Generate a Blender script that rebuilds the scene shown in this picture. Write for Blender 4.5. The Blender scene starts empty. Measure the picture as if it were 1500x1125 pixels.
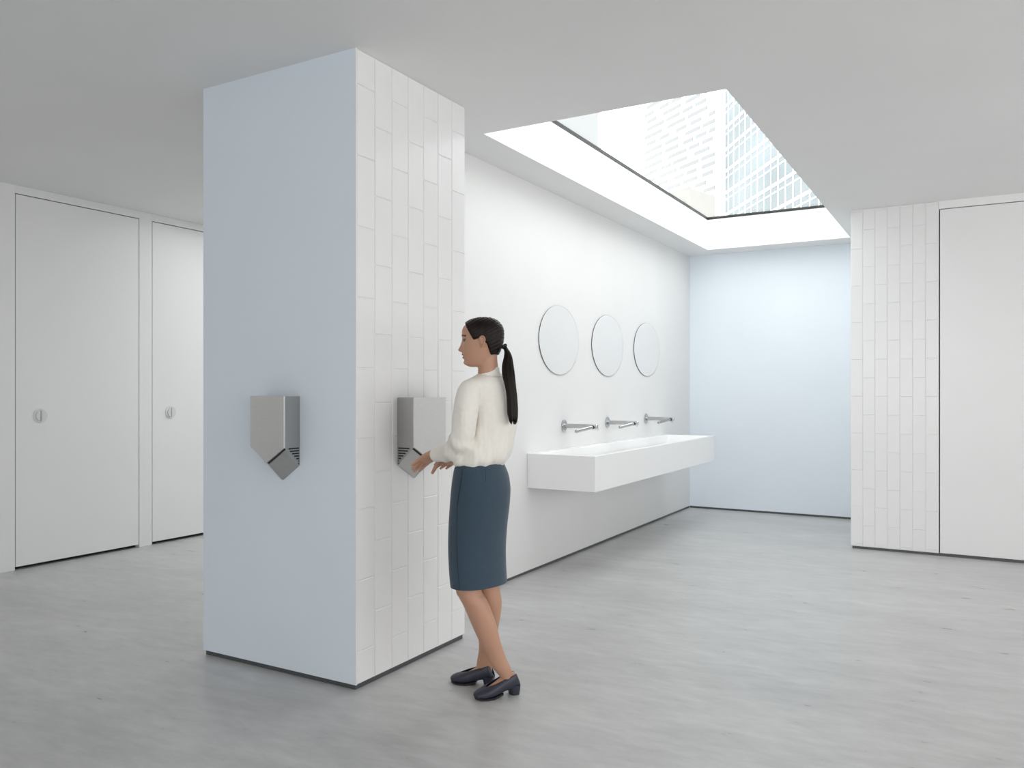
import bpy, bmesh, math, random
import numpy as np
from mathutils import Vector, Matrix, noise

# ------------------------------------------------------------------ camera, sky, exposure
SC = bpy.context.scene
COL = SC.collection
F_PX, YAW, SHIFT_PX, CAM_H = 1188.4543, 0.5213, 9.1756, 1.40      # for a 1500 x 1125 frame

cam_data = bpy.data.cameras.new('camera')
cam_data.sensor_width = 36.0
cam_data.lens = F_PX / 1500 * 36.0
cam_data.shift_y = SHIFT_PX / 1500
cam_data.clip_end = 1000
cam = bpy.data.objects.new('camera', cam_data)
COL.objects.link(cam)
cam.location = (0, 0, CAM_H)
cam.rotation_euler = (math.pi / 2, 0, YAW)
SC.camera = cam

SKY = 3.6
world = bpy.data.worlds.new('overcast_sky')
SC.world = world
world.use_nodes = True
world.node_tree.nodes['Background'].inputs[0].default_value = (1.0, 0.995, 0.985, 1)
world.node_tree.nodes['Background'].inputs[1].default_value = SKY

SC.view_settings.view_transform = 'Standard'
SC.view_settings.look = 'None'
SC.view_settings.gamma = 1.0
SC.view_settings.use_curve_mapping = False
SC.view_settings.exposure = 0.0
SC.cycles.use_denoising = True
SC.cycles.max_bounces = 14
SC.cycles.diffuse_bounces = 10
SC.cycles.transparent_max_bounces = 16
SC.cycles.caustics_reflective = False
SC.cycles.caustics_refractive = False

# ------------------------------------------------------------------ measured layout (metres)
H = 2.996                    # ceiling
WELL = 3.342                 # glass of the skylight
COLX0, COLX1, COLY0, COLY1 = -3.560, -2.5116, 2.914, 3.8407
SINKX = -2.984               # wash wall plane
BACKY = 9.459
RX0, RX1, RX2, RY = -0.9788, -0.2826, 0.78, 7.741
LX = -6.4814
DOORTOP = 2.932
D0, D1, D2, D3 = 3.5401, 4.6171, 4.7445, 5.82
SKX0, SKX1, SKY0, SKY1 = -2.668, -1.156, 4.292, 9.108
CSX0, CSX1, CSY0, CSY1 = -6.0, -3.55, 4.95, 9.2      # unseen second skylight, added to brighten the cubicle passage
ROOMX1, ROOMY0 = 4.2, -4.2

def portal(name, loc, sx, sy, rot):
    l = bpy.data.lights.new(name, 'AREA'); l.shape = 'RECTANGLE'; l.size = sx; l.size_y = sy
    l.cycles.is_portal = True
    o = bpy.data.objects.new(name, l); COL.objects.link(o); o.location = loc; o.rotation_euler = rot
    return o
portal('skylight_portal', ((SKX0+SKX1)/2, (SKY0+SKY1)/2, WELL+.05), SKX1-SKX0, SKY1-SKY0, (0, 0, 0))
portal('added_skylight_portal', ((CSX0+CSX1)/2, (CSY0+CSY1)/2, WELL+.05), CSX1-CSX0, CSY1-CSY0, (0, 0, 0))
WINX0, WINX1, WINZ0, WINZ1 = -3.2, 3.2, 0.95, 2.5  # unseen opening added to the front wall as daylight fill
SWY0, SWY1, SWZ0, SWZ1 = -3.6, 6.9, .9, 2.75         # unseen opening added to the side wall for daylight
portal('added_side_opening_portal', (ROOMX1+.1, (SWY0+SWY1)/2, (SWZ0+SWZ1)/2), SWZ1-SWZ0, SWY1-SWY0, (0, math.pi/2, 0))
portal('added_front_opening_portal', ((WINX0+WINX1)/2, ROOMY0-.1, (WINZ0+WINZ1)/2), WINX1-WINX0, WINZ1-WINZ0, (math.pi/2, 0, 0))

# ------------------------------------------------------------------ materials
def mat(name, color, rough=.5, metal=0., spec=.5, coat=0.):
    m = bpy.data.materials.new(name); m.use_nodes = True
    b = m.node_tree.nodes['Principled BSDF']
    b.inputs['Base Color'].default_value = (*color, 1)
    b.inputs['Roughness'].default_value = rough
    b.inputs['Metallic'].default_value = metal
    b.inputs['Specular IOR Level'].default_value = spec
    b.inputs['Coat Weight'].default_value = coat
    return m

def add_noise(m, scale, lo, hi, detail=5, stretch=(1, 1, 1), bump=0.0, bscale=None):
    """procedural colour mottling lo..hi (multipliers of the base colour) and fine relief"""
    nt = m.node_tree; b = nt.nodes['Principled BSDF']
    base = tuple(b.inputs['Base Color'].default_value)
    tc = nt.nodes.new('ShaderNodeTexCoord'); mp = nt.nodes.new('ShaderNodeMapping')
    mp.inputs['Scale'].default_value = stretch
    nt.links.new(tc.outputs['Object'], mp.inputs['Vector'])
    n = nt.nodes.new('ShaderNodeTexNoise'); n.inputs['Scale'].default_value = scale; n.inputs['Detail'].default_value = detail
    nt.links.new(mp.outputs['Vector'], n.inputs['Vector'])
    r = nt.nodes.new('ShaderNodeValToRGB')
    r.color_ramp.elements[0].position = .3; r.color_ramp.elements[1].position = .7
    r.color_ramp.elements[0].color = tuple(base[i]*lo for i in range(3)) + (1,)
    r.color_ramp.elements[1].color = tuple(min(1, base[i]*hi) for i in range(3)) + (1,)
    nt.links.new(n.outputs['Fac'], r.inputs['Fac'])
    nt.links.new(r.outputs['Color'], b.inputs['Base Color'])
    if bump:
        n2 = nt.nodes.new('ShaderNodeTexNoise'); n2.inputs['Scale'].default_value = bscale or scale*8; n2.inputs['Detail'].default_value = 3
        nt.links.new(mp.outputs['Vector'], n2.inputs['Vector'])
        bp = nt.nodes.new('ShaderNodeBump'); bp.inputs['Strength'].default_value = bump; bp.inputs['Distance'].default_value = .002
        nt.links.new(n2.outputs['Fac'], bp.inputs['Height']); nt.links.new(bp.outputs['Normal'], b.inputs['Normal'])
    return m

M = {}
M['ceiling'] = add_noise(mat('ceiling_paint', (.785, .785, .783), .9, spec=.1), 1.2, .985, 1.015)
M['white'] = add_noise(mat('white_wall_paint', (.73, .73, .728), .55, spec=.3), 1.5, .985, 1.015)
M['panel'] = add_noise(mat('white_laminate', (.80, .80, .80), .28, spec=.4), 1.0, .99, 1.01)
M['blue'] = add_noise(mat('pale_blue_paint', (.715, .785, .855), .5, spec=.3), 1.2, .985, 1.015)
M['blue_back'] = add_noise(mat('icy_blue_paint', (.79, .845, .905), .5, spec=.3), 1.2, .985, 1.015)
M['tile'] = add_noise(mat('white_tile', (.80, .80, .80), .22, spec=.4), 2, .985, 1.015, bump=.02, bscale=12)
M['grout'] = mat('pale_grout', (.83, .83, .83), .8)
M['plinth'] = mat('grey_metal_plinth', (.10, .105, .11), .4, metal=.3)
M['gap'] = mat('dark_gap', (.02, .02, .02), .8)
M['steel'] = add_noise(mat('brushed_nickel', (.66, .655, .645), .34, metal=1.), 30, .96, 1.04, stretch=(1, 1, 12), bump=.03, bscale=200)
M['steel_dark'] = mat('nickel_shaded', (.42, .42, .415), .36, metal=1.)  # nickel darkened so the dryer sides carry their shade in the colour
M['chrome'] = mat('chrome', (.48, .48, .49), .10, metal=1.)
M['black'] = mat('black_slot', (.008, .008, .009), .6)
M['solid'] = mat('white_solid_surface', (.84, .84, .84), .25, spec=.4)
M['mirror'] = mat('mirror_painted_face', (.72, .72, .725), .10, metal=.12)  # satin white stands in for the reflection, put into the colour
M['mirror_edge'] = mat('mirror_edge', (.05, .05, .05), .3, metal=.6)
M['frame'] = mat('black_frame', (.01, .01, .01), .5)
M['far_white'] = mat('far_white_facade', (.80, .80, .80), .8)
M['far_grey'] = mat('far_grey_louvre', (.245, .248, .253), .7)
M['far_beige'] = mat('far_beige_wall', (.275, .265, .25), .8)
M['far_pale'] = mat('far_pale_block', (.255, .258, .262), .8)
M['far_glass'] = add_noise(mat('far_blue_glass', (.14, .17, .184), .25, spec=.25), .08, .7, 1.3, detail=1)
M['far_mullion'] = mat('far_white_mullion', (.88, .88, .88), .6)

def concrete():
    m = mat('polished_concrete', (.3, .3, .3), .3, spec=.4)
    nt = m.node_tree; b = nt.nodes['Principled BSDF']; N = nt.nodes; K = nt.links
    tc = N.new('ShaderNodeTexCoord')
    mp = N.new('ShaderNodeMapping'); mp.inputs['Rotation'].default_value = (0, 0, -YAW); mp.inputs['Scale'].default_value = (.5, 1.5, 1)
    K.new(tc.outputs['Object'], mp.inputs['Vector'])
    a = N.new('ShaderNodeTexNoise'); a.inputs['Scale'].default_value = 1.6; a.inputs['Detail'].default_value = 9; a.inputs['Roughness'].default_value = .62
    K.new(mp.outputs['Vector'], a.inputs['Vector'])
    c = N.new('ShaderNodeTexNoise'); c.inputs['Scale'].default_value = 9; c.inputs['Detail'].default_value = 8; c.inputs['Roughness'].default_value = .7
    K.new(mp.outputs['Vector'], c.inputs['Vector'])
    r1 = N.new('ShaderNodeValToRGB'); r1.color_ramp.elements[0].position = .33; r1.color_ramp.elements[1].position = .68
    r1.color_ramp.elements[0].color = (.435, .435, .436, 1); r1.color_ramp.elements[1].color = (.525, .525, .523, 1)
    K.new(a.outputs['Fac'], r1.inputs['Fac'])
    r2 = N.new('ShaderNodeValToRGB'); r2.color_ramp.elements[0].position = .3; r2.color_ramp.elements[1].position = .7
    r2.color_ramp.elements[0].color = (.86, .86, .86, 1); r2.color_ramp.elements[1].color = (1.12, 1.12, 1.12, 1)
    K.new(c.outputs['Fac'], r2.inputs['Fac'])
    mx = N.new('ShaderNodeMix'); mx.data_type = 'RGBA'; mx.blend_type = 'MULTIPLY'; mx.inputs['Factor'].default_value = 1
    K.new(r1.outputs['Color'], mx.inputs[6]); K.new(r2.outputs['Color'], mx.inputs[7])
    v = N.new('ShaderNodeTexNoise'); v.inputs['Scale'].default_value = 150; v.inputs['Detail'].default_value = 1
    K.new(tc.outputs['Object'], v.inputs['Vector'])
    r3 = N.new('ShaderNodeValToRGB'); r3.color_ramp.elements[0].position = .20; r3.color_ramp.elements[1].position = .25
    r3.color_ramp.elements[0].color = (.45, .45, .45, 1); r3.color_ramp.elements[1].color = (1, 1, 1, 1)
    K.new(v.outputs['Fac'], r3.inputs['Fac'])
    m2 = N.new('ShaderNodeMix'); m2.data_type = 'RGBA'; m2.blend_type = 'MULTIPLY'; m2.inputs['Factor'].default_value = 1
    K.new(mx.outputs[2], m2.inputs[6]); K.new(r3.outputs['Color'], m2.inputs[7])
    K.new(m2.outputs[2], b.inputs['Base Color'])
    rr = N.new('ShaderNodeMapRange'); rr.inputs['To Min'].default_value = .22; rr.inputs['To Max'].default_value = .38
    K.new(c.outputs['Fac'], rr.inputs['Value']); K.new(rr.outputs['Result'], b.inputs['Roughness'])
    return m
M['floor'] = concrete()

def glass():
    m = bpy.data.materials.new('skylight_glass'); m.use_nodes = True
    nt = m.node_tree; nt.nodes.remove(nt.nodes['Principled BSDF'])
    out = nt.nodes['Material Output']
    t = nt.nodes.new('ShaderNodeBsdfTransparent'); t.inputs[0].default_value = (.96, .98, .98, 1)
    g = nt.nodes.new('ShaderNodeBsdfGlossy'); g.inputs['Roughness'].default_value = .02
    mx = nt.nodes.new('ShaderNodeMixShader'); mx.inputs[0].default_value = .05
    nt.links.new(t.outputs[0], mx.inputs[1]); nt.links.new(g.outputs[0], mx.inputs[2])
    nt.links.new(mx.outputs[0], out.inputs[0])
    return m
M['glass'] = glass()

# ------------------------------------------------------------------ helpers
def obj(name, verts, faces, material, parent=None, smooth=False, bevel=0, mats=None, fmat=None):
    me = bpy.data.meshes.new(name)
    me.from_pydata([tuple(v) for v in verts], [], faces)
    for mm in (mats or [material]): me.materials.append(mm)
    if fmat: me.polygons.foreach_set('material_index', fmat)
    if smooth: me.polygons.foreach_set('use_smooth', [True]*len(me.polygons))
    me.update()
    bm = bmesh.new(); bm.from_mesh(me); bmesh.ops.recalc_face_normals(bm, faces=bm.faces); bm.to_mesh(me); bm.free()
    o = bpy.data.objects.new(name, me); COL.objects.link(o)
    if parent is not None: o.parent = parent
    if bevel:
        b = o.modifiers.new('edge', 'BEVEL'); b.width = bevel; b.segments = 2; b.limit_method = 'ANGLE'
    return o

def boxes(*bs):
    V, Fc = [], []
    for (x0, x1, y0, y1, z0, z1) in bs:
        n = len(V)
        V += [(x0, y0, z0), (x1, y0, z0), (x1, y1, z0), (x0, y1, z0), (x0, y0, z1), (x1, y0, z1), (x1, y1, z1), (x0, y1, z1)]
        Fc += [tuple(n+i for i in f) for f in ((3, 2, 1, 0), (4, 5, 6, 7), (0, 1, 5, 4), (1, 2, 6, 5), (2, 3, 7, 6), (3, 0, 4, 7))]
    return V, Fc

def tag(o, label=None, cat=None, group=None, kind=None):
    if label: o['label'] = label
    if cat: o['category'] = cat
    if group: o['group'] = group
    if kind: o['kind'] = kind
    return o

def struct(name, label, bs, material, bevel=0):
    o = obj(name, *boxes(*bs), material, bevel=bevel)
    return tag(o, label, None, None, 'structure')

def empty(name, loc, label, cat, group=None):
    o = bpy.data.objects.new(name, None); COL.objects.link(o); o.location = loc; o.empty_display_size = .1
    return tag(o, label, cat, group)

def rings_mesh(rings, cap0=True, cap1=True, close=True):
    """rings: list of (n,3) arrays -> verts, faces"""
    n = len(rings[0]); V = [tuple(p) for r in rings for p in r]; Fc = []
    for i in range(len(rings)-1):
        for j in range(n if close else n-1):
            k = (j+1) % n
            Fc.append((i*n+j, i*n+k, (i+1)*n+k, (i+1)*n+j))
    if cap0: Fc.append(tuple(range(n))[::-1])
    if cap1: Fc.append(tuple((len(rings)-1)*n+j for j in range(n)))
    return V, Fc

def ellipse_ring(c, a, b, n=24, p=2.0):
    c, a, b = (np.asarray(q, float) for q in (c, a, b))
    out = []
    for j in range(n):
        t = 2*math.pi*j/n
        ct, st = math.cos(t), math.sin(t)
        ct = math.copysign(abs(ct)**(2/p), ct); st = math.copysign(abs(st)**(2/p), st)
        out.append(c + a*ct + b*st)
    return np.array(out)

def cyl(p0, p1, r0, r1=None, n=24):
    p0, p1 = np.asarray(p0, float), np.asarray(p1, float); r1 = r0 if r1 is None else r1
    d = p1-p0; d /= np.linalg.norm(d)
    a = np.cross(d, (0, 0, 1) if abs(d[2]) < .9 else (1, 0, 0)); a /= np.linalg.norm(a); b = np.cross(d, a)
    return rings_mesh([ellipse_ring(p0, a*r0, b*r0, n), ellipse_ring(p1, a*r1, b*r1, n)])

def merge(*ms):
    V, Fc = [], []
    for v, f in ms:
        n = len(V); V += list(v); Fc += [tuple(n+i for i in q) for q in f]
    return V, Fc

# ------------------------------------------------------------------ room shell
struct('floor', 'grey polished concrete floor with cloudy mottling', [(LX-.3, ROOMX1+.2, ROOMY0-.4, BACKY+.2, -.15, 0)], M['floor'])
xs = [LX-.3, CSX0, CSX1, SKX0, SKX1, ROOMX1+.2]; T = WELL
struct('ceiling', 'plain matt white ceiling around the deep skylight well', [
    (xs[0], xs[1], ROOMY0-.4, BACKY+.2, H, T), (xs[1], xs[2], ROOMY0-.4, CSY0, H, T), (xs[1], xs[2], CSY1, BACKY+.2, H, T),
    (xs[2], xs[3], ROOMY0-.4, BACKY+.2, H, T), (xs[3], xs[4], ROOMY0-.4, SKY0, H, T), (xs[3], xs[4], SKY1, BACKY+.2, H, T),
    (xs[4], xs[5], ROOMY0-.4, BACKY+.2, H, T)], M['ceiling'])

PK = .022
struct('wall_sink', 'smooth white wash wall carrying the mirrors and trough basin', [(SINKX-.2, SINKX, COLY1, BACKY, PK, H)], M['white'])
struct('wall_back', 'icy pale blue end wall beyond the trough basin', [(SINKX-.2, RX0+.4, BACKY, BACKY+.2, PK, H)], M['blue_back'])
struct('wall_passage', 'white wall closing the cubicle passage behind the column', [(LX, SINKX-.2, BACKY, BACKY+.2, 0, H)], M['white'])
struct('wall_side', 'white wall with a long opening added for daylight, past the plain door', [
    (ROOMX1, ROOMX1+.2, ROOMY0, SWY0, 0, H), (ROOMX1, ROOMX1+.2, SWY1, RY, 0, H),
    (ROOMX1, ROOMX1+.2, SWY0, SWY1, 0, SWZ0), (ROOMX1, ROOMX1+.2, SWY0, SWY1, SWZ1, H)], M['white'])
struct('wall_front', 'white wall with a wide opening added for daylight, facing the column', [
    (LX, WINX0, ROOMY0-.2, ROOMY0, 0, H), (WINX1, ROOMX1, ROOMY0-.2, ROOMY0, 0, H),
    (WINX0, WINX1, ROOMY0-.2, ROOMY0, 0, WINZ0), (WINX0, WINX1, ROOMY0-.2, ROOMY0, WINZ1, H)], M['white'])
struct('baseboard_sink', 'dark grey recessed skirting under the white wash wall', [(SINKX-.19, SINKX-.006, COLY1, BACKY, 0, PK)], M['plinth'])
struct('baseboard_back', 'dark grey recessed skirting under the icy blue end wall', [(SINKX, RX0+.4, BACKY+.006, BACKY+.19, 0, PK)], M['plinth'])

# wall with the cubicle doors: pilasters and header, doors set in dark gaps
G = .007
wl = struct('wall_left', 'white cubicle front of slim pilasters and a header strip', [
    (LX-.06, LX, ROOMY0, D0, 0, H), (LX-.06, LX, D1, D2, 0, H), (LX-.06, LX, D3, BACKY, 0, H),
    (LX-.06, LX, D0, D1, DOORTOP, H), (LX-.06, LX, D2, D3, DOORTOP, H)], M['panel'], bevel=.002)
obj('shadow_gap', *boxes((LX-.26, LX-.062, ROOMY0, BACKY, 0, H)), M['gap'], wl)

def cubicle_door(name, y0, y1, label, lock_y):
    d = struct(name, label, [(LX-.05, LX-.001, y0+G, y1-G, .026, DOORTOP-G)], M['panel'], bevel=.0015)
    c = (LX-.001, lock_y, 1.197)
    lock = obj('lock_disc', *cyl((c[0], c[1], c[2]), (c[0]+.006, c[1], c[2]), .058, .056, 48), M['lockplate'], d, bevel=.001)
    # half-round thumb turn on the disc, its straight side upright
    n = 20; pts = [(c[1]-.004 - .034*math.sin(math.pi*i/n), c[2] + .040*math.cos(math.pi*i/n)) for i in range(n+1)]
    x0, x1 = c[0]+.006, c[0]+.016
    V = [(x0, y, z) for y, z in pts] + [(x1, y, z) for y, z in pts]; m = len(pts)
    Fc = [tuple(range(m)), tuple(range(m, 2*m))[::-1]] + [(i, (i+1) % m, m+(i+1) % m, m+i) for i in range(m)]
    obj('thumb_turn', V, Fc, M['lockplate'], lock, bevel=.0015)
    V2, F2 = boxes((c[0]+.0055, c[0]+.0175, c[1]-.004, c[1]+.001, c[2]-.041, c[2]+.041))
    obj('thumb_turn_edge', V2, F2, M['steel_dark'], lock)
    return d
M['lockplate'] = mat('satin_lock_plate', (.70, .70, .70), .3)
cubicle_door('door_1', D0, D1, 'white cubicle door with a round lock plate, fully in view', 3.735)
cubicle_door('door_2', D2, D3, 'white cubicle door partly hidden behind the blue column', 4.94)

# tiled return wall and plain door beside the alcove
TT = .0048
wr = struct('wall_right', 'white wall end clad in upright white tiles beside the plain door', [
    (RX0, RX1-.004, RY+TT, BACKY+.2, PK, H), (RX1-.004, ROOMX1, RY+.05, BACKY+.2, PK, H),
    (RX1-.004, RX2, RY+.0, RY+.05, DOORTOP, H), (RX2, ROOMX1, RY, RY+.05, PK, H)], M['grout'])
obj('shadow_gap', *boxes((RX1-.003, RX2, RY+.042, RY+.049, .024, DOORTOP)), M['gap'], wr)
struct('baseboard_right', 'dark grey recessed skirting under the tiled wall end and door', [(RX0+.012, ROOMX1, RY+.010, BACKY, 0, PK)], M['plinth'])
struct('door_3', 'tall plain white door beside the tiled wall end', [(RX1+.005, RX2-.006, RY, RY+.04, .026, DOORTOP-G)], M['panel'], bevel=.0015)

# ------------------------------------------------------------------ tiles
def tile_mesh(w, hgt, t, axis):
    """slab in the local u (width), z, proud by t along its face normal; eased edges"""
    e = .0022
    pts = []
    for (ins, dep) in ((0, 0), (0, t-e), (e, t)):
        for (u, z) in ((-1, -1), (1, -1), (1, 1), (-1, 1)):
            pts.append((u*(w/2-ins), z*(hgt/2-ins), dep))
    Fc = []
    for i in range(2):
        for j in range(4):
            k = (j+1) % 4; Fc.append((i*4+j, i*4+k, (i+1)*4+k, (i+1)*4+j))
    Fc.append((8, 9, 10, 11)); Fc.append((3, 2, 1, 0))
    V = [((d, u, z) if axis == 'x' else (u, -d, z)) for u, z, d in pts]
    me = bpy.data.meshes.new('tile'); me.from_pydata(V, [], Fc); me.materials.append(M['tile'])
    bm = bmesh.new(); bm.from_mesh(me); bmesh.ops.recalc_face_normals(bm, faces=bm.faces); bm.to_mesh(me); bm.free()
    return me

def tile_field(parent, u0, u1, ncol, plane, axis, z0, z1, zref, period, joint, rnd, first=0):
    cache = {}; w = (u1-u0)/ncol
    for i in range(ncol):
        off = zref if i % 2 == 0 else zref-period/2
        k = math.floor((z0-off)/period)
        while off+k*period < z1-.012:
            a, b = max(z0, off+k*period), min(z1, off+(k+1)*period); k += 1
            if b-a < .012: continue
            hgt = round(b-a-joint, 4); ww = round(w-joint, 4)
            if (ww, hgt) not in cache: cache[(ww, hgt)] = tile_mesh(ww, hgt, TT, axis)
            o = bpy.data.objects.new('tile', cache[(ww, hgt)]); COL.objects.link(o); o.parent = parent
            uc = u0+w*(i+.5); pj = rnd.uniform(-.0006, .0004)
            o.location = (plane-TT+pj, uc, (a+b)/2) if axis == 'x' else (uc, plane+TT-pj, (a+b)/2)
            tz = rnd.uniform(-.0025, .0025)
            o.rotation_euler = (0, 0, tz)
rnd = random.Random(4)
PERIOD = .332
tile_field(wr, RX0, RX1-.006, 7, RY, 'y', PK, H, 1.346, .3253, .0032, rnd)

# ------------------------------------------------------------------ column
CK = .025
V, Fc = boxes((COLX0, COLX1-TT, COLY0, COLY1, CK, H), (COLX0+.01, COLX1-.012, COLY0+.01, COLY1-.008, 0, CK))
V2, F2 = boxes((COLX1-TT, COLX1+.0005, COLY0, COLY0+.007, CK, H))
fm = [1]*6; fm[2] = 0; fm += [2]*6
col_o = obj('column', V, Fc, None, mats=[M['blue'], M['grout'], M['plinth']], fmat=fm)
tag(col_o, 'square column with a pale blue front and white tiled side', None, None, 'structure')
obj('corner_trim', V2, F2, M['tile'], col_o)
tile_field(col_o, COLY0+.007, COLY1, 7, COLX1, 'x', CK, H, 1.504, PERIOD, .0040, rnd)

# ------------------------------------------------------------------ skylight
def skylight(name, x0, x1, y0, y1, label):
    w = tag(bpy.data.objects.new(name, None), label, None, None, 'structure'); COL.objects.link(w)
    w.location = ((x0+x1)/2, (y0+y1)/2, WELL)
    ox, oy = w.location.x, w.location.y
    hx, hy = (x1-x0)/2, (y1-y0)/2; t = .006
    for (a, b, c, d) in ((-hx, -hx+t, -hy, hy), (hx-t, hx, -hy, hy), (-hx, hx, -hy, -hy+t), (-hx, hx, hy-t, hy)):
        obj('frame', *boxes((a, b, c, d, -.004, .024)), M['frame'], w)
    obj('pane', *boxes((-hx+t, hx-t, -hy+t, hy-t, .0, .02)), M['glass'], w)
    return w
skylight('window_1', SKX0, SKX1, SKY0, SKY1, 'large rectangular skylight with a thin black frame above the basin')
skylight('window_2', CSX0, CSX1, CSY0, CSY1, 'unseen rectangular skylight added over the cubicle passage behind the column')

# ------------------------------------------------------------------ mirrors, basin, taps
mirror_spec = [((5.97, 1.81), (.361, .283), 'round frameless mirror above the tap beside the tiled column'),
               ((6.975, 1.813), (.364, .282), 'middle one of the three round frameless wall mirrors'),
               ((8.00, 1.821), (.370, .2745), 'round frameless mirror at the end of the row by the blue wall')]
for (cy, cz), (ry, rz), lab in mirror_spec:
    e = empty('round_mirror', (SINKX, cy, cz), lab, 'mirror', 'round mirrors above the basin')
    n = 72
    r0 = ellipse_ring((0.003, 0, 0), (0, ry, 0), (0, 0, rz), n); r1 = ellipse_ring((.008, 0, 0), (0, ry, 0), (0, 0, rz), n)
    obj('mirror_edge', *rings_mesh([r0, r1], True, False), M['mirror_edge'], e)
    r2 = ellipse_ring((.0085, 0, 0), (0, ry-.002, 0), (0, 0, rz-.002), n)
    obj('mirror_painted_face', *rings_mesh([r1+(-.0008, 0, 0), r2], True, True), M['mirror'], e)

BX0, BX1, BY0, BY1, BZ0, BZ1 = SINKX+.001, -2.417, 5.426, 8.506, .655, .9185
rim, back = .035, .075
outer = [(BX0, BY0), (BX1, BY0), (BX1, BY1), (BX0, BY1)]
inner = [(BX0+back, BY0+rim), (BX1-rim, BY0+rim), (BX1-rim, BY1-rim), (BX0+back, BY1-rim)]
V = [(x, y, BZ0) for x, y in outer] + [(x, y, BZ1) for x, y in outer] + [(x, y, BZ1) for x, y in inner]
low = [(BX0+back+.02, BY0+rim+.12, BZ1-.115), (BX1-rim-.10, BY0+rim+.12, BZ1-.075), (BX1-rim-.10, BY1-rim-.12, BZ1-.075), (BX0+back+.02, BY1-rim-.12, BZ1-.115)]
V += low
Fc = [(3, 2, 1, 0)] + [(i, (i+1) % 4, 4+(i+1) % 4, 4+i) for i in range(4)] + [(4+i, 4+(i+1) % 4, 8+(i+1) % 4, 8+i) for i in range(4)] \
   + [(8+i, 8+(i+1) % 4, 12+(i+1) % 4, 12+i) for i in range(4)] + [(12, 13, 14, 15)]
bas = empty('trough_basin', (BX0, (BY0+BY1)/2, BZ0), 'long white wall-hung trough basin below the three mirrors', 'basin')
b0 = np.array([BX0, (BY0+BY1)/2, BZ0])
obj('basin_body', [np.array(v)-b0 for v in V], Fc, M['solid'], bas, bevel=.003)
zc = BZ1-.1045
sl = [np.array((BX0+back+.05, y, zc))-b0 for y in (BY0+.3, BY1-.3)]
obj('drain_slot', *boxes((back+.025, back+.04, -1.2, 1.2, zc-BZ0-.012, zc-BZ0+.0)), M['steel_dark'], bas)

tap_spec = [((6.062, 1.105), 'chrome wall tap with side arms, above the basin end by the column'),
            ((6.971, 1.102), 'middle one of the three chrome wall taps over the basin'),
            ((7.98, 1.108), 'chrome wall tap with side arms, above the basin end by the blue wall')]
def make_tap(y, z, lab):
    e = empty('wall_tap', (SINKX, y, z), lab, 'tap', 'chrome taps over the basin')
    L = .285
    obj('flange', *merge(cyl((0, 0, 0), (.008, 0, 0), .050, .050, 40), cyl((.008, 0, 0), (.012, 0, 0), .050, .040, 40)), M['chrome'], e, bevel=.001)
    obj('stem', *cyl((.008, 0, 0), (L+.012, 0, 0), .0185, .0185, 32), M['chrome'], e)
    obj('stem_cap', *merge(cyl((L+.012, 0, 0), (L+.018, 0, 0), .0185, .015, 32)), M['chrome'], e)
    for sgn in (-1, 1):
        p0 = np.array((L-.006, 0, -.002)); p1 = np.array((L-.075, sgn*.205, -.032))
        arm = obj('arm', *cyl(p0, p1, .0150, .0138, 28), M['chrome'], e)
        d = (p1-p0)/np.linalg.norm(p1-p0)
        obj('arm_joint', *cyl(p0+d*.020, p0+d*.034, .0165, .0165, 28), M['black'], arm)
        obj('arm_nozzle', *cyl(p1, p1+d*.006, .0138, .011, 28), M['steel_dark'], arm)
    return e
for (y, z), lab in tap_spec: make_tap(y, z, lab)

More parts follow.
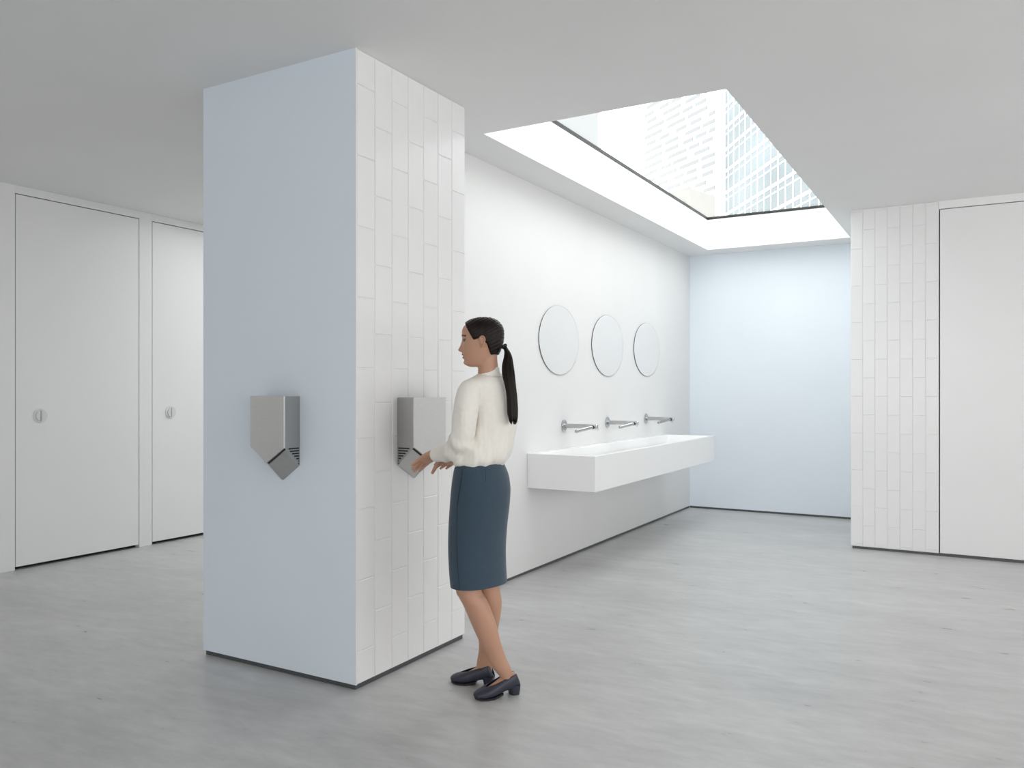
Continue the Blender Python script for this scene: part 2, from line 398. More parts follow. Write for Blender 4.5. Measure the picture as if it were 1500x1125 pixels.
# ------------------------------------------------------------------ hand dryers
def hand_dryer(loc, rotz, wd, label):
    """local frame: x across, -y away from the wall, z up from the lowest wall tip"""
    e = empty('hand_dryer', loc, label, 'hand dryer', 'brushed steel hand dryers'); e.rotation_euler = (0, 0, rotz)
    w = wd/2; D = .104
    ztop, zfc, zfa, zbc, zba = .414, .166, .092, .077, .0     # top, front corner/apex, wall corner/apex
    # shell (sides, top, sloping underside) behind the front cover
    fr = [(-w, -D+.005, ztop), (w, -D+.005, ztop), (w, -D+.005, zfc), (0, -D+.005, zfa), (-w, -D+.005, zfc)]
    bk = [(-w, 0, ztop), (w, 0, ztop), (w, 0, zbc), (0, 0, zba), (-w, 0, zbc)]
    V = fr+bk
    Fc = [(0, 1, 2, 3, 4), (9, 8, 7, 6, 5)] + [(i, (i+1) % 5, 5+(i+1) % 5, 5+i) for i in range(5)]
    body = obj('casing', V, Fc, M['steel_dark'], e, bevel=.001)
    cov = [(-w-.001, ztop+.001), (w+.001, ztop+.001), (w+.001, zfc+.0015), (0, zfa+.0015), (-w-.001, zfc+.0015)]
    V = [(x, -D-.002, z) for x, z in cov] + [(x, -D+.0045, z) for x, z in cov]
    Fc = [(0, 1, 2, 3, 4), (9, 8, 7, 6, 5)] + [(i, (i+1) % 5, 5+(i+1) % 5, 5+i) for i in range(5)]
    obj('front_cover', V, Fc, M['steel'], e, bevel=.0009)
    for s in (-1, 1):       # the two long air slots under the V of the cover
        a = np.array((0, -D+.0055, zfa-.0002)); b = np.array((s*w*.985, -D+.0055, zfc-.001))
        dn = np.array((0, .0052, -.0049)); out = np.array((0, -.0012, -.0012))
        V = [a, b, b+dn, a+dn]; V = V+[p+out for p in V]
        Fc = [(0, 1, 2, 3), (4, 5, 6, 7), (0, 1, 5, 4), (1, 2, 6, 5), (2, 3, 7, 6), (3, 0, 4, 7)]
        obj('air_slot', V, Fc, M['black'], e)
        # flap panels of the underside, a hair proud of the casing
        fa, fb = np.array((s*.003, -D+.0125, zfa-.0065)), np.array((s*(w-.002), -D+.0125, zfc-.0065))
        ba, bb = np.array((s*.003, -.002, zba+.0005)), np.array((s*(w-.002), -.002, zbc+.0005))
        nn = np.cross(fb-fa, ba-fa); nn /= np.linalg.norm(nn); nn = -nn if nn[2] > 0 else nn
        V = [fa, fb, bb, ba]; V = [p-nn*.002 for p in V]+[p+nn*.0022 for p in V]
        obj('underside_flap', V, [(0, 1, 2, 3), (7, 6, 5, 4), (0, 1, 5, 4), (1, 2, 6, 5), (2, 3, 7, 6), (3, 0, 4, 7)], M['steel'], e, bevel=.0015)
        for i in range(7):  # intake slots on both cheeks
            z = .162 - i*.0127
            yf = -D+.006 + (D-.006)*(zfc-z)/(zfc-zbc) + .013      # diagonal lower edge of the cheek
            yf = max(yf, -.076)
            if yf > -.010: yf = -.013
            obj('intake_slot', *boxes((s*w-.0004 if s > 0 else -w-.0008, s*w+.0008 if s > 0 else -w+.0004, yf, -.007, z-.0034, z+.0034)), M['black'], body)
    return e
hand_dryer((-2.978, COLY0, .957), 0, .226, 'brushed steel hand dryer on the pale blue column face')
hand_dryer((COLX1, 3.360, .950), math.pi/2, .272, 'brushed steel hand dryer on the tiled column face, in use')

# ------------------------------------------------------------------ buildings seen through the skylight
cF = np.array((-math.sin(YAW), math.cos(YAW), 0)); cR = np.array((math.cos(YAW), math.sin(YAW), 0))
def far(u, depth, z=0): return cF*depth + cR*(u-750)/F_PX*depth + np.array((0, 0, z))
def slab_building(name, label, p0, p1, thick, z1, material):
    """upright block whose visible facade runs from p0 to p1"""
    p0, p1 = np.array(p0), np.array(p1); L = np.linalg.norm(p1-p0); t = (p1-p0)/L
    n = np.array((-t[1], t[0], 0)); n = n if n@p0 > 0 else -n        # away from the room
    e = empty(name, tuple(p0), label, 'building')
    e.rotation_euler = (0, 0, math.atan2(t[1], t[0]))
    s = 1 if (-t[1]*n[0] + t[0]*n[1]) > 0 else -1
    obj('wall', *boxes((0, L, min(0, s*thick), max(0, s*thick), -p0[2]-4, z1)), material, e)
    return e, L, s
# white block with staggered louvre slits
p_near, p_farr = far(1049, 140), far(944, 160)
bA, LA, sA = slab_building('office_block', 'white building with staggered grey slits, seen through the skylight', p_farr, p_near, 14, 62, M['far_white'])
lm = {}
r5 = random.Random(11)
z = 26.0
while z < 58:
    x = r5.uniform(-.5, 1.2)
    while x < LA-1:
        ln = r5.choice((3.0, 4.2, 5.6)); ln = min(ln, LA-.3-x)
        x0 = max(x, .2)
        if ln > .8:
            if ln not in lm:
                me = bpy.data.meshes.new('slit_window'); vv, ff = boxes((0, ln, -.05, .05, 0, .66)); me.from_pydata(vv, [], ff); me.materials.append(M['far_grey']); lm[ln] = me
            o = bpy.data.objects.new('slit_window', lm[ln]); COL.objects.link(o); o.parent = bA; o.location = (x0, -sA*.04, z)
        x += ln + r5.choice((.8, 1.4, 2.2))
    z += 1.45
# glass tower
q_near, q_far = far(1262, 80), far(1056, 120)
bB, LB, sB = slab_building('glass_tower', 'blue glass tower with white mullions, seen through the skylight', q_far, q_near, 20, 52, M['far_glass'])
obj('corner_pier', *boxes((-.5, 1.9, -.25 if sB > 0 else -.1, .1 if sB > 0 else .25, 0, 52)), M['far_mullion'], bB)
me = bpy.data.meshes.new('mullion'); vv, ff = boxes((-.10, .10, -.06, .06, 0, 52)); me.from_pydata(vv, [], ff); me.materials.append(M['far_mullion'])
x = 3.2
while x < LB:
    o = bpy.data.objects.new('mullion', me); COL.objects.link(o); o.parent = bB; o.location = (x, 0, 0); x += 2.15
for i in range(16):
    zz = 1.5+i*3.15
    o = obj('floor_beam', *boxes((1.9, LB+1, -.14, .14, zz, zz+.36)), M['far_mullion'], bB)
    obj('transom', *boxes((1.9, LB+1, -.08, .08, zz-.85, zz-.70)), M['far_mullion'], bB)
# pale blocks further off
bC, LC, sC = slab_building('pale_block', 'pale grey building edge beside open sky, seen through the skylight', far(700, 210), far(876, 205), 15, 75, M['far_pale'])
bD, LD, sD = slab_building('low_block', 'low beige building with small windows, seen through the skylight', far(950, 72), far(1012, 69), 4, 18.6, M['far_beige'])
for k in range(3):
    for j in range(4):
        obj('window', *boxes((.3+j*.95, .85+j*.95, -.08, .08, 16.6-k*1.5, 17.6-k*1.5)), M['far_pale'], bD)

# ------------------------------------------------------------------ the person at the tiled-side dryer
def pt(u, v, d):
    """point at distance d in front of the lens that the photograph shows at (u, v)"""
    return cF*d + cR*(u-750)/F_PX*d + np.array((0, 0, CAM_H + (562.5+SHIFT_PX-v)/F_PX*d))
def floor_pt(u, v):
    d = CAM_H*F_PX/(v-562.5-SHIFT_PX); return pt(u, v, d)
UP = np.array((0, 0, 1.))
def facing(deg):
    a = math.radians(deg); f = -cR*math.cos(a) + cF*math.sin(a); r = cR*math.sin(a) + cF*math.cos(a)
    return f, r                                         # forward, her right-hand side
PO = floor_pt(718, 1008)                                # base of the figure
person = empty('person', tuple(PO), 'woman in cream blouse and slate blue skirt drying her hands', 'person')

def edge_ring(v, ul, ur, d, deg, ratio, n=40, p=2.0):
    """level ring whose outline spans ul..ur, wider by ratio across the body than front to back"""
    f, r = facing(deg); a = math.radians(deg)
    W = (ur-ul)/2*d/F_PX
    B = W/math.sqrt((ratio*math.sin(a))**2 + math.cos(a)**2)
    return ellipse_ring(pt((ul+ur)/2, v, d), r*B*ratio, f*B, n, p)

def resample(rows, k):
    """smooth interpolation of table rows (Catmull-Rom)"""
    R = np.array(rows, float); out = []
    for i in range(len(R)-1):
        p0, p1, p2, p3 = R[max(i-1, 0)], R[i], R[i+1], R[min(i+2, len(R)-1)]
        for j in range(k):
            t = j/k
            out.append(.5*((2*p1) + (p2-p0)*t + (2*p0-5*p1+4*p2-p3)*t*t + (3*p1-p0-3*p2+p3)*t**3))
    out.append(R[-1]); return np.array(out)

def tube(path, radii, n=16, flat=1.0, upv=UP, sub=4, cap=True):
    """round-ended limb through 3-D points; flat squashes the second axis"""
    rows = resample([tuple(p)+(r,) for p, r in zip(path, radii)], sub)
    P, Rr = rows[:, :3], rows[:, 3]
    tg = np.gradient(P, axis=0); tg /= np.linalg.norm(tg, axis=1)[:, None]
    rings = []
    def frame(t):
        a = np.cross(t, upv)
        if np.linalg.norm(a) < 1e-3: a = np.cross(t, (1, 0, 0))
        a /= np.linalg.norm(a); return a, np.cross(a, t)
    if cap:
        a, b = frame(tg[0])
        for q in (.2, .6, .88): rings.append(ellipse_ring(P[0]-tg[0]*Rr[0]*math.sqrt(1-q*q)*.9, a*Rr[0]*q, b*Rr[0]*q*flat, n))
    for p, r, t in zip(P, Rr, tg):
        a, b = frame(t); rings.append(ellipse_ring(p, a*r, b*r*flat, n))
    if cap:
        a, b = frame(tg[-1])
        for q in (.88, .6, .2): rings.append(ellipse_ring(P[-1]+tg[-1]*Rr[-1]*math.sqrt(1-q*q)*.9, a*Rr[-1]*q, b*Rr[-1]*q*flat, n))
    return rings_mesh(rings)

def union(name, meshes, voxel, smooth_it, material, parent):
    """one continuous skin around overlapping shapes"""
    V, Fc = merge(*meshes)
    me = bpy.data.meshes.new(name+'_src'); me.from_pydata([tuple(np.array(v)-PO) for v in V], [], Fc); me.update()
    bm = bmesh.new(); bm.from_mesh(me); bmesh.ops.recalc_face_normals(bm, faces=bm.faces); bm.to_mesh(me); bm.free()
    tmp = bpy.data.objects.new(name+'_src', me); COL.objects.link(tmp)
    md = tmp.modifiers.new('r', 'REMESH'); md.mode = 'VOXEL'; md.voxel_size = voxel
    if smooth_it:
        ms = tmp.modifiers.new('s', 'SMOOTH'); ms.factor = .5; ms.iterations = smooth_it
    dg = bpy.context.evaluated_depsgraph_get()
    out = bpy.data.meshes.new_from_object(tmp.evaluated_get(dg)); out.name = name
    bpy.data.objects.remove(tmp); bpy.data.meshes.remove(me)
    out.materials.clear(); out.materials.append(material)
    out.polygons.foreach_set('use_smooth', [True]*len(out.polygons))
    o = bpy.data.objects.new(name, out); COL.objects.link(o); o.parent = parent
    return o

def vertex_array(me):
    a = np.empty(len(me.vertices)*3); me.vertices.foreach_get('co', a); return a.reshape(-1, 3)
def normal_array(me):
    a = np.empty(len(me.vertices)*3); me.vertices.foreach_get('normal', a); return a.reshape(-1, 3)

# materials of the figure
def skin_material():
    m = mat('skin', (.6, .35, .25), .45, spec=.35)
    nt = m.node_tree; b = nt.nodes['Principled BSDF']
    at = nt.nodes.new('ShaderNodeAttribute'); at.attribute_name = 'tint'
    nt.links.new(at.outputs['Color'], b.inputs['Base Color'])
    b.inputs['Subsurface Weight'].default_value = .12; b.inputs['Subsurface Radius'].default_value = (.02, .008, .005); b.inputs['Subsurface Scale'].default_value = .5
    return m
M['skin'] = skin_material()
M['blouse'] = add_noise(mat('cream_blouse', (.82, .792, .735), .75, spec=.2), 60, .98, 1.02, bump=.15, bscale=900)
M['blouse'].node_tree.nodes['Principled BSDF'].inputs['Sheen Weight'].default_value = .15
M['skirt'] = add_noise(mat('slate_blue_skirt', (.037, .064, .093), .75, spec=.25), 40, .94, 1.06, bump=.15, bscale=900)
M['skirt'].node_tree.nodes['Principled BSDF'].inputs['Sheen Weight'].default_value = .22
M['seam'] = mat('dark_skirt_seam', (.014, .025, .04), .9)
M['hair'] = add_noise(mat('dark_brown_hair', (.0085, .0048, .0036), .40, spec=.2), 60, .5, 1.9, stretch=(1, 1, .08), bump=.35, bscale=300)
M['shoe'] = add_noise(mat('navy_leather', (.026, .029, .047), .42, spec=.5), 40, .9, 1.1, bump=.05, bscale=400)
M['sole'] = mat('black_sole', (.012, .012, .016), .6)

# --- head -----------------------------------------------------------------------------------
HD = 3.715; HC = pt(709.5, 503, HD); hf, hr = facing(7); KX = HD/F_PX/.00313
rows = [(-.108, .066, .020, .022), (-.102, .080, .004, .033), (-.092, .091, -.018, .043), (-.076, .0935, -.040, .0515), (-.056, .0965, -.055, .057),
        (-.030, .0985, -.066, .0625), (0., .0995, -.076, .067), (.030, .1020, -.0805, .0695), (.058, .1030, -.080, .069),
        (.080, .0925, -.071, .063), (.098, .070, -.054, .050), (.109, .042, -.030, .032), (.1135, .012, .000, .008)]
RW = resample(rows, 12)
def gauss(x, s): return math.exp(-(x/s)**2)
def head_pt(i, th, grow=0.0):
    z, fr, bk, w = RW[i]
    cx = (fr+bk)/2*.35 + .004; ct, st = math.cos(th), math.sin(th)
    ex = (fr-cx) if ct > 0 else (cx-bk)
    p = 2.25
    x = cx + ex*math.copysign(abs(ct)**(2/p), ct); y = w*math.copysign(abs(st)**(2/p), st)
    if ct > 0:
        nz = np.interp(z, [-.046, -.0405, -.0365, -.030, -.012, .010, .024, .034], [0, .008, .0195, .0255, .0145, .0055, .0015, 0])
        ns = np.interp(z, [-.04, -.03, .0, .03], [.0115, .0105, .0085, .010])
        x += nz*gauss(y, ns)
        x += .0045*gauss(z+.0365, .006)*(gauss(abs(y)-.013, .005))                  # nostril wings
        x += (.0098*gauss(z+.0505, .0046) + .0078*gauss(z+.0655, .0050) - .0034*gauss(z+.0578, .0024))*gauss(y, .020)
        x += .0050*gauss(z+.090, .011)*gauss(y, .022) - .0030*gauss(z+.0765, .006)*gauss(y, .025)
        x -= .0085*gauss(z-.012, .0105)*gauss(abs(y)-.031, .014)                     # eye sockets
        x += .0060*gauss(z-.0105, .0062)*gauss(abs(y)-.032, .0105)                   # lids over the eyes
        x += .0025*gauss(z-.034, .008)*gauss(abs(y)-.028, .02)                       # brow
        x += .0030*gauss(z+.028, .018)*gauss(abs(y)-.042, .016)                      # cheekbone
    return x+grow*ct, y+grow*st, z
def head_grid(nth=144):
    rr = []
    for i in range(len(RW)):
        rr.append([head_pt(i, 2*math.pi*j/nth) for j in range(nth)])
    return np.array(rr)
HG = head_grid()
def to_world(L): L = np.asarray(L); return HC + (L[..., 0:1]*hf + L[..., 1:2]*hr + L[..., 2:3]*UP)*KX
head_mesh = rings_mesh([to_world(r) for r in HG])
def ellipsoid(c, a, b, d, n=16, m=10):
    rings = []
    for i in range(1, m):
        t = math.pi*i/m; rings.append(ellipse_ring(np.asarray(c)-np.asarray(d)*math.cos(t), np.asarray(a)*math.sin(t), np.asarray(b)*math.sin(t), n))
    return rings_mesh(rings)
def ear(side):
    c = np.array((-.001, side*.0715, .002)); parts = []
    loop = [(.004, 0, -.020), (-.004, side*.005, -.019), (-.011, side*.009, -.004), (-.015, side*.012, .010), (-.011, side*.012, .022), (-.001, side*.010, .026), (.009, side*.006, .020), (.012, side*.002, .010)]
    parts.append(tube([to_world(c+np.array(q)) for q in loop], [.0045, .0050, .0040, .0036, .0036, .0036, .0036, .003], 10))
    parts.append(ellipsoid(to_world(c+np.array((-.002, side*.001, .004))), hf*.013, UP*.022, hr*.0055))
    return parts
neck = tube([pt(713, 514, HD), pt(714, 528, HD), pt(715.2, 541, HD+.004), pt(717, 556, HD+.012)], [.050, .0465, .0475, .056], 24)

# --- legs and feet --------------------------------------------------------------------------
def limb(table, n=28, ratio=1.05):
    """level slices: (v, left edge, right edge, distance)"""
    T = resample(table, 5)
    return rings_mesh([ellipse_ring(pt((r[1]+r[2])/2, r[0], r[3]), cR*(r[2]-r[1])/2*r[3]/F_PX, cF*(r[2]-r[1])/2*r[3]/F_PX*np.interp(r[0], [880, 965], [ratio, .72]), n) for r in T])
near_leg = limb([(690, 680, 716, 3.745), (760, 672, 708, 3.735), (830, 666, 704, 3.712), (864, 667.6, 705.5, 3.700), (875, 672.5, 711, 3.698), (887, 679, 717, 3.696), (915, 691, 727.2, 3.698),
                 (937, 701, 732.6, 3.702), (958, 711.5, 739.3, 3.710), (970, 717, 744.3, 3.714), (979, 722.5, 748.5, 3.716), (987, 729, 749.5, 3.718), (994, 734, 748, 3.718)])
far_leg = limb([(690, 700, 736, 3.80), (770, 698, 735, 3.80), (830, 694, 731, 3.80), (855, 694.5, 731, 3.805), (881, 699, 735, 3.815), (902, 699.5, 733.2, 3.825), (921, 700, 729.8, 3.835), (948, 701.5, 725.5, 3.845),
                (966, 699, 722.5, 3.852), (974, 698, 721.5, 3.856), (980, 699, 720, 3.858), (986, 703, 717, 3.858)])
def foot_frame(heel, toe):
    e = toe-heel; L = np.linalg.norm(e[:2]); e = np.array((e[0], e[1], 0))/L; s = np.cross(UP, e); return heel*np.array((1, 1, 0)), e, s, L
FOOT = {'near': foot_frame(floor_pt(760.5, 1014.5), floor_pt(694.5, 1025.5)), 'far': foot_frame(floor_pt(724, 1004.5), floor_pt(660.5, 998.5))}
#            t     half width  bottom   top (bare foot)
FOOT_ROWS = [(.06, .014, .048, .080), (.11, .024, .040, .098), (.21, .029, .036, .104), (.36, .031, .028, .088), (.52, .034, .017, .066), (.68, .038, .011, .047), (.82, .036, .010, .036), (.92, .026, .011, .028)]
def foot_mesh(key):
    o, e, s, L = FOOT[key]
    T = resample(FOOT_ROWS, 4)
    return rings_mesh([ellipse_ring(o+e*t*L+UP*(b+c)/2, s*w*.93, UP*(c-b)/2, 20) for t, w, b, c in T])

# --- arms and hands -------------------------------------------------------------------------
def unit(v): v = np.asarray(v, float); return v/np.linalg.norm(v)
def hand(wrist, e, m, curl, thumb_drop, k=1.0, splay=.55):
    """palm and five fingers; e to the fingertips, m to the thumb side"""
    e = unit(e); m = unit(m - e*(m@e)); n = np.cross(m, e); n = n if n[2] > 0 else -n     # back of the hand
    out = []
    rings = []
    for t, w, h in ((-.012, .023, .018), (.0, .0235, .0172), (.02, .028, .0165), (.045, .034, .0150), (.07, .0365, .0125), (.086, .034, .0095), (.092, .028, .006)):
        rings.append(ellipse_ring(wrist+e*t*k, m*w*k, n*h*k, 20, 2.5))
    out.append(rings_mesh(rings))
    for off, root, ln, spread in ((.0270, .084, .068, .03), (.0092, .088, .076, .0), (-.0093, .086, .070, -.02), (-.0270, .078, .056, -.06)):
        d = unit(e+m*spread); p = wrist+(e*root+m*off)*k; a = 0; pts = [p-d*.012, p]
        for seg, f in ((.45, 1.), (.30, 1.3), (.25, 1.1)):
            a += curl*f; dd = d*math.cos(a)-n*math.sin(a); p = p+dd*ln*seg*k; pts.append(p)
        out.append(tube(pts, [.0084*k, .0082*k, .0076*k, .0070*k, .0058*k], 12, upv=n))
    p = wrist+(e*.018+m*.020-n*.004)*k; d1 = unit(e*.75+m*splay-n*thumb_drop); d2 = unit(e*.95+m*splay*.27-n*thumb_drop)
    out.append(tube([p-d1*.01, p, p+d1*.036*k, p+(d1*.036+d2*.030)*k, p+(d1*.036+d2*.052)*k], [.012*k, .0135*k, .0100*k, .0088*k, .0068*k], 12, upv=n))
    return out
tf, tr = facing(40)                                     # torso
wristL, tipL = pt(640.5, 661.8, 3.822), pt(599, 690.5, 3.915)
handL = hand(wristL, tipL-wristL, tr*.88-UP*.40, .07, .55, 1.06)
wristR, tipR = pt(672, 667.5, 3.955), pt(640.5, 685, 4.06)
handR = hand(wristR, tipR-wristR, -tr*.80+UP*.55, .04, .05, 1.0, .22)
armL = tube([pt(697, 576, 3.665), pt(685, 603, 3.618), pt(678, 630, 3.620), pt(673, 652, 3.650), pt(655, 659, 3.735), wristL, wristL+(tipL-wristL)*.06], [.030, .038, .035, .033, .027, .0235, .0225], 20)
armR = tube([pt(741, 576, 3.82), pt(740, 607, 3.88), pt(732, 640, 3.905), pt(724, 655, 3.915), pt(697, 663, 3.935), wristR, wristR+(tipR-wristR)*.06], [.028, .036, .034, .034, .031, .0235, .022], 20)

# --- torso (inside the clothes) -------------------------------------------------------------
TD = 3.742
torso = rings_mesh([edge_ring(v, a, b, TD, 40, q, 32) for v, a, b, q in resample([(551, 706, 728, 1.3), (557, 695, 742, 1.7), (568, 689, 750, 1.75), (590, 691, 751, 1.6), (620, 692, 748, 1.45),
        (650, 685, 741, 1.35), (680, 674, 732, 1.35), (705, 670, 740, 1.3), (725, 669, 741, 1.3), (760, 668, 738, 1.35), (790, 672, 732, 1.4)], 4)])

body = union('body', [head_mesh, neck, torso, near_leg, far_leg, foot_mesh('near'), foot_mesh('far'), armL, armR] + handL + handR + ear(-1) + ear(1), .0026, 3, M['skin'], person)
# lip, brow and eye colour of the face itself
co = vertex_array(body.data) + PO
rel = (co-HC)/KX; lx, ly, lz = rel@hf, rel@hr, rel[:, 2]
tint = np.tile(np.array((.50, .285, .195, 1.)), (len(co), 1))
on = (lx > .045) & (lz > -.11) & (lz < .12) & (np.abs(ly) < .08)
lips = on & (((lz+.058)/.0135)**2 + (ly/.024)**2 < 1) & (lx > .088)
tint[lips, :3] = (.33, .075, .07)
brow = on & (np.abs(lz-(.0345-.10*np.maximum(0, np.abs(np.abs(ly)-.028)-.008))) < .0036) & (np.abs(np.abs(ly)-.033) < .020)
tint[brow, :3] = (.055, .032, .022)
eye = on & (((lz-.0115)/.0052)**2 + ((np.abs(ly)-.0325)/.0135)**2 < 1)
tint[eye, :3] = (.16, .12, .10)
iris = on & (((lz-.0115)/.0058)**2 + ((np.abs(ly)-.0325)/.0085)**2 < 1)
tint[iris, :3] = (.03, .018, .012)
lash = on & (np.abs(lz-.0172) < .0022) & (np.abs(np.abs(ly)-.034) < .0155)
tint[lash, :3] = (.02, .012, .01)
ca = body.data.color_attributes.new('tint', 'FLOAT_COLOR', 'POINT'); ca.data.foreach_set('color', tint.ravel())

# --- hair -----------------------------------------------------------------------------------
hx = [-.2, -.052, -.0363, -.0313, -.0213, .0138, .0388, .049, .069, .086, .11]
hz = [-.049, -.051, -.053, -.0376, -.003, .0205, .0125, .029, .0626, .094, .125]
g = []
for ring in HG:
    q = []
    for (x, y, z) in ring:
        zl = np.interp(x, hx, hz); t = (z-zl)/.007; t = max(0., min(1., t*.5+.5)); t = t*t*(3-2*t)
        ang = math.atan2(y, x+.0)
        c = np.array((.006, 0, .01)); d = np.array((x, y, z))-c; d /= np.linalg.norm(d)
        full = .0075 + .0035*max(0, -x/.08)
        rip = .0007*math.sin(z*420+x*260) + .0006*math.sin(z*690-x*500+1.3)
        q.append(np.array((x, y, z)) + d*((full+rip)*t - .006*(1-t)))
    g.append(to_world(np.array(q))-PO)
Vh, Fh = rings_mesh(g)
hair = obj('hair', Vh, Fh, M['hair'], person, smooth=True)
# ponytail
PT = resample([(506, 736.5, 741.5, 3.712), (511, 737.8, 744.2, 3.706), (516, 739.0, 747.5, 3.698), (524, 738.2, 750.5, 3.688), (536, 735.8, 752.4, 3.674), (550, 736.2, 754.2, 3.662), (566, 739.8, 755.8, 3.654),
               (580, 742.2, 757.6, 3.650), (595, 743, 758.6, 3.648), (606, 743.6, 758.6, 3.648), (612, 745.0, 758.2, 3.648), (616.5, 748.5, 757, 3.648)], 8)
rings = []
for v, ul, ur, d in PT:
    c = pt((ul+ur)/2, v, d); w = (ur-ul)/2*d/F_PX; th = min(.022, w*1.15)
    ring = []
    for j in range(64):
        t = 2*math.pi*j/64; wob = 1 + .05*math.sin(9*t+v*.02) + .035*math.sin(17*t-v*.03)
        tip = max(0, (v-606)/10); drop = tip*.012*math.sin(11*t+2) + tip*.006*math.sin(23*t)
        ring.append(c + cR*w*math.cos(t)*wob + cF*th*math.sin(t)*wob - UP*drop - PO)
    rings.append(np.array(ring))
pony = obj('ponytail', *rings_mesh(rings), M['hair'], hair, smooth=True)
c = pt(738.9, 507.5, 3.712); ax = unit(pt(744, 512, 3.704)-c); a = unit(np.cross(ax, UP)); b = np.cross(ax, a)
tr_ = []
for i in range(28):
    t = 2*math.pi*i/28; o_ = c + (a*math.cos(t)+b*math.sin(t))*.0105; rad = a*math.cos(t)+b*math.sin(t)
    tr_.append(ellipse_ring(o_-PO, rad*.0045, ax*.0058, 10))
tr_.append(tr_[0])
obj('hair_tie', *rings_mesh(tr_, False, False), M['sole'], hair, smooth=True)

# --- blouse ---------------------------------------------------------------------------------
bt = rings_mesh([edge_ring(v, a, b, TD, 40, q, 48, 2.15) for v, a, b, q in resample([(546.5, 702, 734, 1.25), (550, 697, 741, 1.5), (556, 687.5, 750, 1.75), (563, 684, 755.5, 1.8), (575, 688, 757.5, 1.7), (595, 693, 758.5, 1.55), (620, 692, 757.5, 1.42),
        (640, 685, 754, 1.36), (658, 675, 750, 1.32), (670, 668.5, 745.5, 1.32), (677, 667.5, 740, 1.33), (681, 670, 735, 1.33)], 5)])
sleeveL = tube([pt(694, 569, 3.668), pt(687.5, 574, 3.628), pt(682.5, 600, 3.602), pt(679, 625, 3.608), pt(675.5, 642, 3.625), pt(670, 655, 3.662), pt(657, 661.5, 3.735), pt(648, 664, 3.775), pt(641.5, 665, 3.803)],
               [.044, .0535, .0560, .053, .0535, .0535, .047, .040, .0335], 32)
cuffL = tube([pt(648, 664.2, 3.775), pt(645, 664.8, 3.790), pt(640, 665.6, 3.808)], [.036, .0345, .0335], 28, cap=False)
sleeveR = tube([pt(748, 568, 3.85), pt(746, 580, 3.865), pt(742, 605, 3.885), pt(734, 638, 3.905), pt(724, 655, 3.915), pt(702, 663, 3.93), pt(688, 667.5, 3.940), pt(679, 669, 3.948)],
               [.038, .046, .050, .048, .048, .043, .036, .032], 28)
blouse = union('blouse', [bt, sleeveL, cuffL, sleeveR], .0038, 9, M['blouse'], person)
co = vertex_array(blouse.data); nn = normal_array(blouse.data); W = co+PO
lat = W@cR; dep = W@cF; hgt = W[:, 2]
elb = pt(672, 655, 3.65)
disp = np.zeros(len(co))
for i in range(len(co)):
    x, y, z = lat[i], dep[i], hgt[i]
    # long hanging folds on the back, gathering above the waistband
    k = min(1, max(0, (1.42-z)/.25))
    f = noise.noise(Vector((x*24 + z*2.5, y*24, z*3.0))) * .0085*k
    f += noise.noise(Vector((x*55, y*55, z*7+3))) * .0024*k
    f += .0030*math.sin(x*95 + 2.0*noise.noise(Vector((x*6, y*6, z*5)))) * max(0, min(1, (1.16-z)/.10)) * .7
    # creases round the bent elbow and along the sleeve
    q = np.linalg.norm(W[i]-elb)
    if q < .16:
        s = (z*62 + x*30 - y*14); f += .0062*math.sin(s + 2.2*noise.noise(Vector((x*9, y*9, z*9)))) * math.exp(-(q/.085)**2)
    disp[i] = f
co2 = co + nn*disp[:, None]
blouse.data.vertices.foreach_set('co', co2.ravel()); blouse.data.update()
# standing collar
cl = []
for v, a, b, dz in ((551, 699, 735.5, 0), (546, 700.8, 733.2, .0), (541, 701.5, 731.8, .004), (537.8, 701.8, 731.2, .008), (537.6, 703.2, 730, .008), (541, 703.5, 729.6, .004), (546, 703.5, 730, 0)):
    r = edge_ring(v, a, b, HD+.008, 30, 1.0, 56)
    c0 = r.mean(0)
    for j in range(len(r)):
        w = ((r[j]-c0)@tf)/np.linalg.norm(r[j]-c0); r[j] = r[j] - UP*max(0, w)*.020 + UP*.0
        if w > .93 and v < 549: r[j] -= UP*(w-.93)/.07*.016
    cl.append(r-PO)
obj('collar', *rings_mesh(cl, False, False), M['blouse'], blouse, smooth=True)
cf = unit(pt(638, 665.6, 3.818)-pt(648, 664.2, 3.775)); ca_ = unit(np.cross(cf, UP)); cb_ = np.cross(ca_, cf)
cuff_rings = [ellipse_ring(pt(646.5, 664.4, 3.782)-PO, ca_*.0355, cb_*.0355, 40), ellipse_ring(pt(645.5, 664.6, 3.787)-PO, ca_*.0372, cb_*.0372, 40),
              ellipse_ring(pt(638.6, 665.8, 3.812)-PO, ca_*.0352, cb_*.0352, 40), ellipse_ring(pt(638.2, 665.9, 3.814)-PO, ca_*.0335, cb_*.0335, 40), ellipse_ring(pt(640.5, 665.5, 3.806)-PO, ca_*.0325, cb_*.0325, 40)]
obj('cuff', *rings_mesh(cuff_rings, False, True), M['blouse'], blouse, smooth=True)

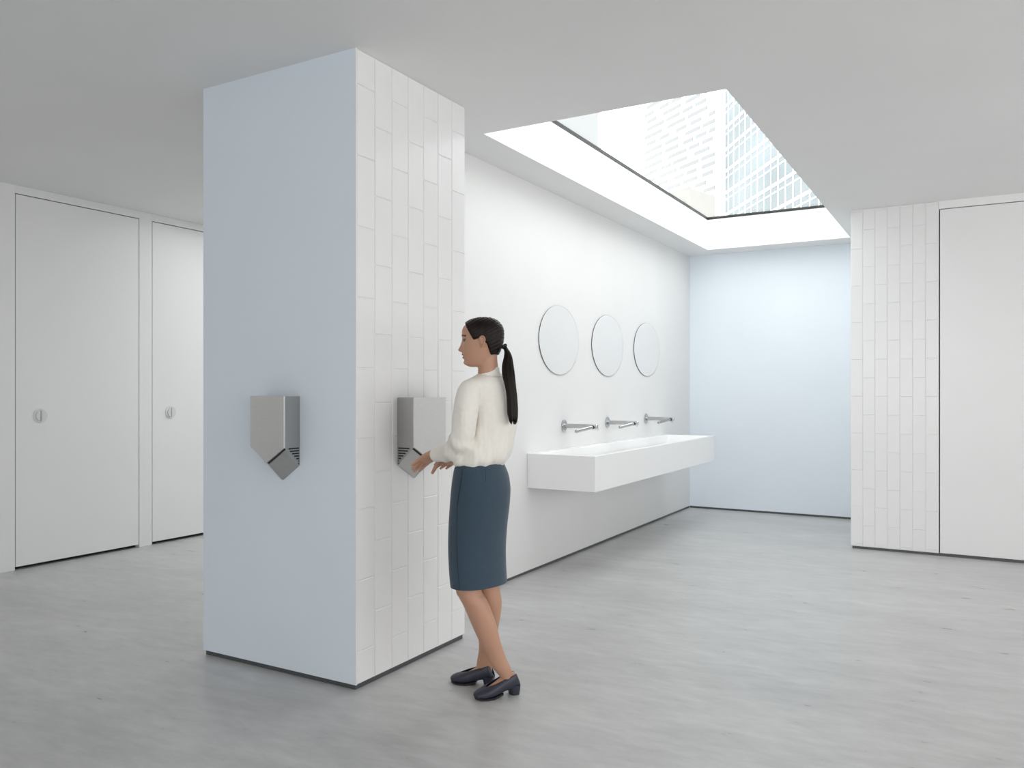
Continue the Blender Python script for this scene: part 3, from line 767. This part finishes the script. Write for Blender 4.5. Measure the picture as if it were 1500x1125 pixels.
# --- skirt ----------------------------------------------------------------------------------
SD, SDEG = 3.742, 42
SK = [(678.5, 669.5, 736.8, 1.34), (686, 666.6, 740.6, 1.32), (697, 664.6, 744.6, 1.30), (711, 662.7, 746.8, 1.28), (722, 661.6, 747.2, 1.27), (742, 660.2, 745.8, 1.30), (770, 658.6, 742.6, 1.38),
      (800, 658.2, 740.6, 1.46), (825, 659.2, 740.6, 1.52), (846, 660.8, 741.6, 1.55), (855, 661.8, 742.0, 1.55)]
SKR = resample(SK, 6)
def skirt_ring(row, grow=0.):
    v, a, b, q = row; return edge_ring(v, a-grow, b+grow, SD, SDEG, q, 72, 2.1)
rg = [skirt_ring(r)-PO for r in SKR]
rg += [skirt_ring(SKR[-1], -.9)-PO + UP*.0, skirt_ring(SKR[-3], -1.2)-PO]
skirt = obj('skirt', *rings_mesh(rg, True, False), M['skirt'], person, smooth=True)
sf, sr = facing(SDEG)
def on_skirt(v, u):
    """point of the skirt's camera side at photo column u"""
    row = np.array([np.interp(v, SKR[:, 0], SKR[:, k]) for k in range(4)]); row[0] = v
    r = skirt_ring(row, .25); best = None
    n = len(r)
    for j in range(n):
        a, b = r[j], r[(j+1) % n]
        ua, ub = [750 + F_PX*(p@cR)/(p@cF) for p in (a, b)]
        if (ua-u)*(ub-u) <= 0 and ua != ub:
            p = a+(b-a)*(u-ua)/(ub-ua)
            if best is None or p@cF < best@cF: best = p
    return (best if best is not None else r[0])-PO
def seam(name, pts, w, parent):
    P = [on_skirt(v, u) for v, u in pts]
    obj(name, *tube(P, [w]*len(P), 6, sub=3), M['seam'], parent)
seam('side_seam', [(735, 669.8), (760, 669.0), (797, 669.2), (825, 670.6), (853, 673.2)], .0009, skirt)
seam('pocket_edge', [(683, 678.5), (700, 675.4), (716, 672.6), (735, 669.8)], .0022, skirt)
seam('dart', [(684, 710.7), (692, 711.2), (701, 711.8)], .0008, skirt)

# --- shoes ----------------------------------------------------------------------------------
#              t    half w   bottom  top    opening half-angle (deg from the top)
SHOE_ROWS = [(-.012, .010, .046, .108, 62), (.00, .019, .040, .116, 60), (.04, .027, .035, .116, 58), (.12, .0325, .031, .110, 54), (.24, .0345, .027, .101, 49), (.38, .036, .020, .090, 45), (.52, .0395, .010, .076, 38),
             (.62, .0425, .006, .066, 29), (.70, .0435, .005, .058, 16), (.755, .043, .005, .053, 3), (.80, .0415, .005, .049, 0), (.88, .0365, .006, .043, 0), (.95, .027, .009, .036, 0), (.99, .015, .014, .029, 0), (1.005, .004, .020, .023, 0)]
def make_shoe(key, label):
    o, e, s, L = FOOT[key]
    base = o + e*L*.5
    sh = empty('shoe', tuple(np.array(base)-PO), None, None); sh.parent = person; sh['label'] = label
    T = resample(SHOE_ROWS, 5); rings = []; K = 40
    for t, w, b, c, op in T:
        op = math.radians(max(0, op)); ring = []
        for j in range(K+1):
            th = op + (2*math.pi-2*op)*j/K
            ct, st = math.cos(th), math.sin(th)
            p = 2.6 if ct < 0 else 2.0
            y = math.copysign(abs(st)**(2/p), st)*w; zz = (b+c)/2 + math.copysign(abs(ct)**(2/p), ct)*(c-b)/2
            ring.append(o+e*(t*L + .42*max(0, zz-.045)*max(0, 1-t/.30))+s*y+UP*zz-base)
        rings.append(np.array(ring))
    up = obj('upper', *rings_mesh(rings, False, False, close=False), M['shoe'], sh, smooth=True)
    so = up.modifiers.new('thick', 'SOLIDIFY'); so.thickness = .0025; so.offset = -1
    # sole under the ball of the foot
    st_ = resample([(.40, .026, .013), (.50, .0335, .0085), (.60, .038, .004), (.70, .0395, .003), (.80, .037, .003), (.90, .029, .0045), (.96, .018, .0075), (.985, .008, .011)], 4)
    rg = []
    for t, w, b in st_:
        c = o+e*t*L-base
        rg.append(np.array([c-s*w+UP*(b-.003), c+s*w+UP*(b-.003), c+s*w*1.02+UP*(b+.006), c-s*w*1.02+UP*(b+.006)]))
    obj('sole', *rings_mesh(rg), M['sole'], sh)
    hb = []
    for zz, t0, t1, w in ((.0, .018, .215, .0255), (.004, .017, .217, .0258), (.022, .004, .235, .0285), (.045, -.004, .27, .031)):
        c = o+e*L*(t0+t1)/2-base
        hb.append(ellipse_ring(c+UP*zz, e*L*(t1-t0)/2, s*w, 28, 3.2))
    obj('heel', *rings_mesh(hb), M['shoe'], sh)
    return sh
make_shoe('near', 'navy low block-heeled pump on the trailing foot')
make_shoe('far', 'navy low block-heeled pump on the leading foot')
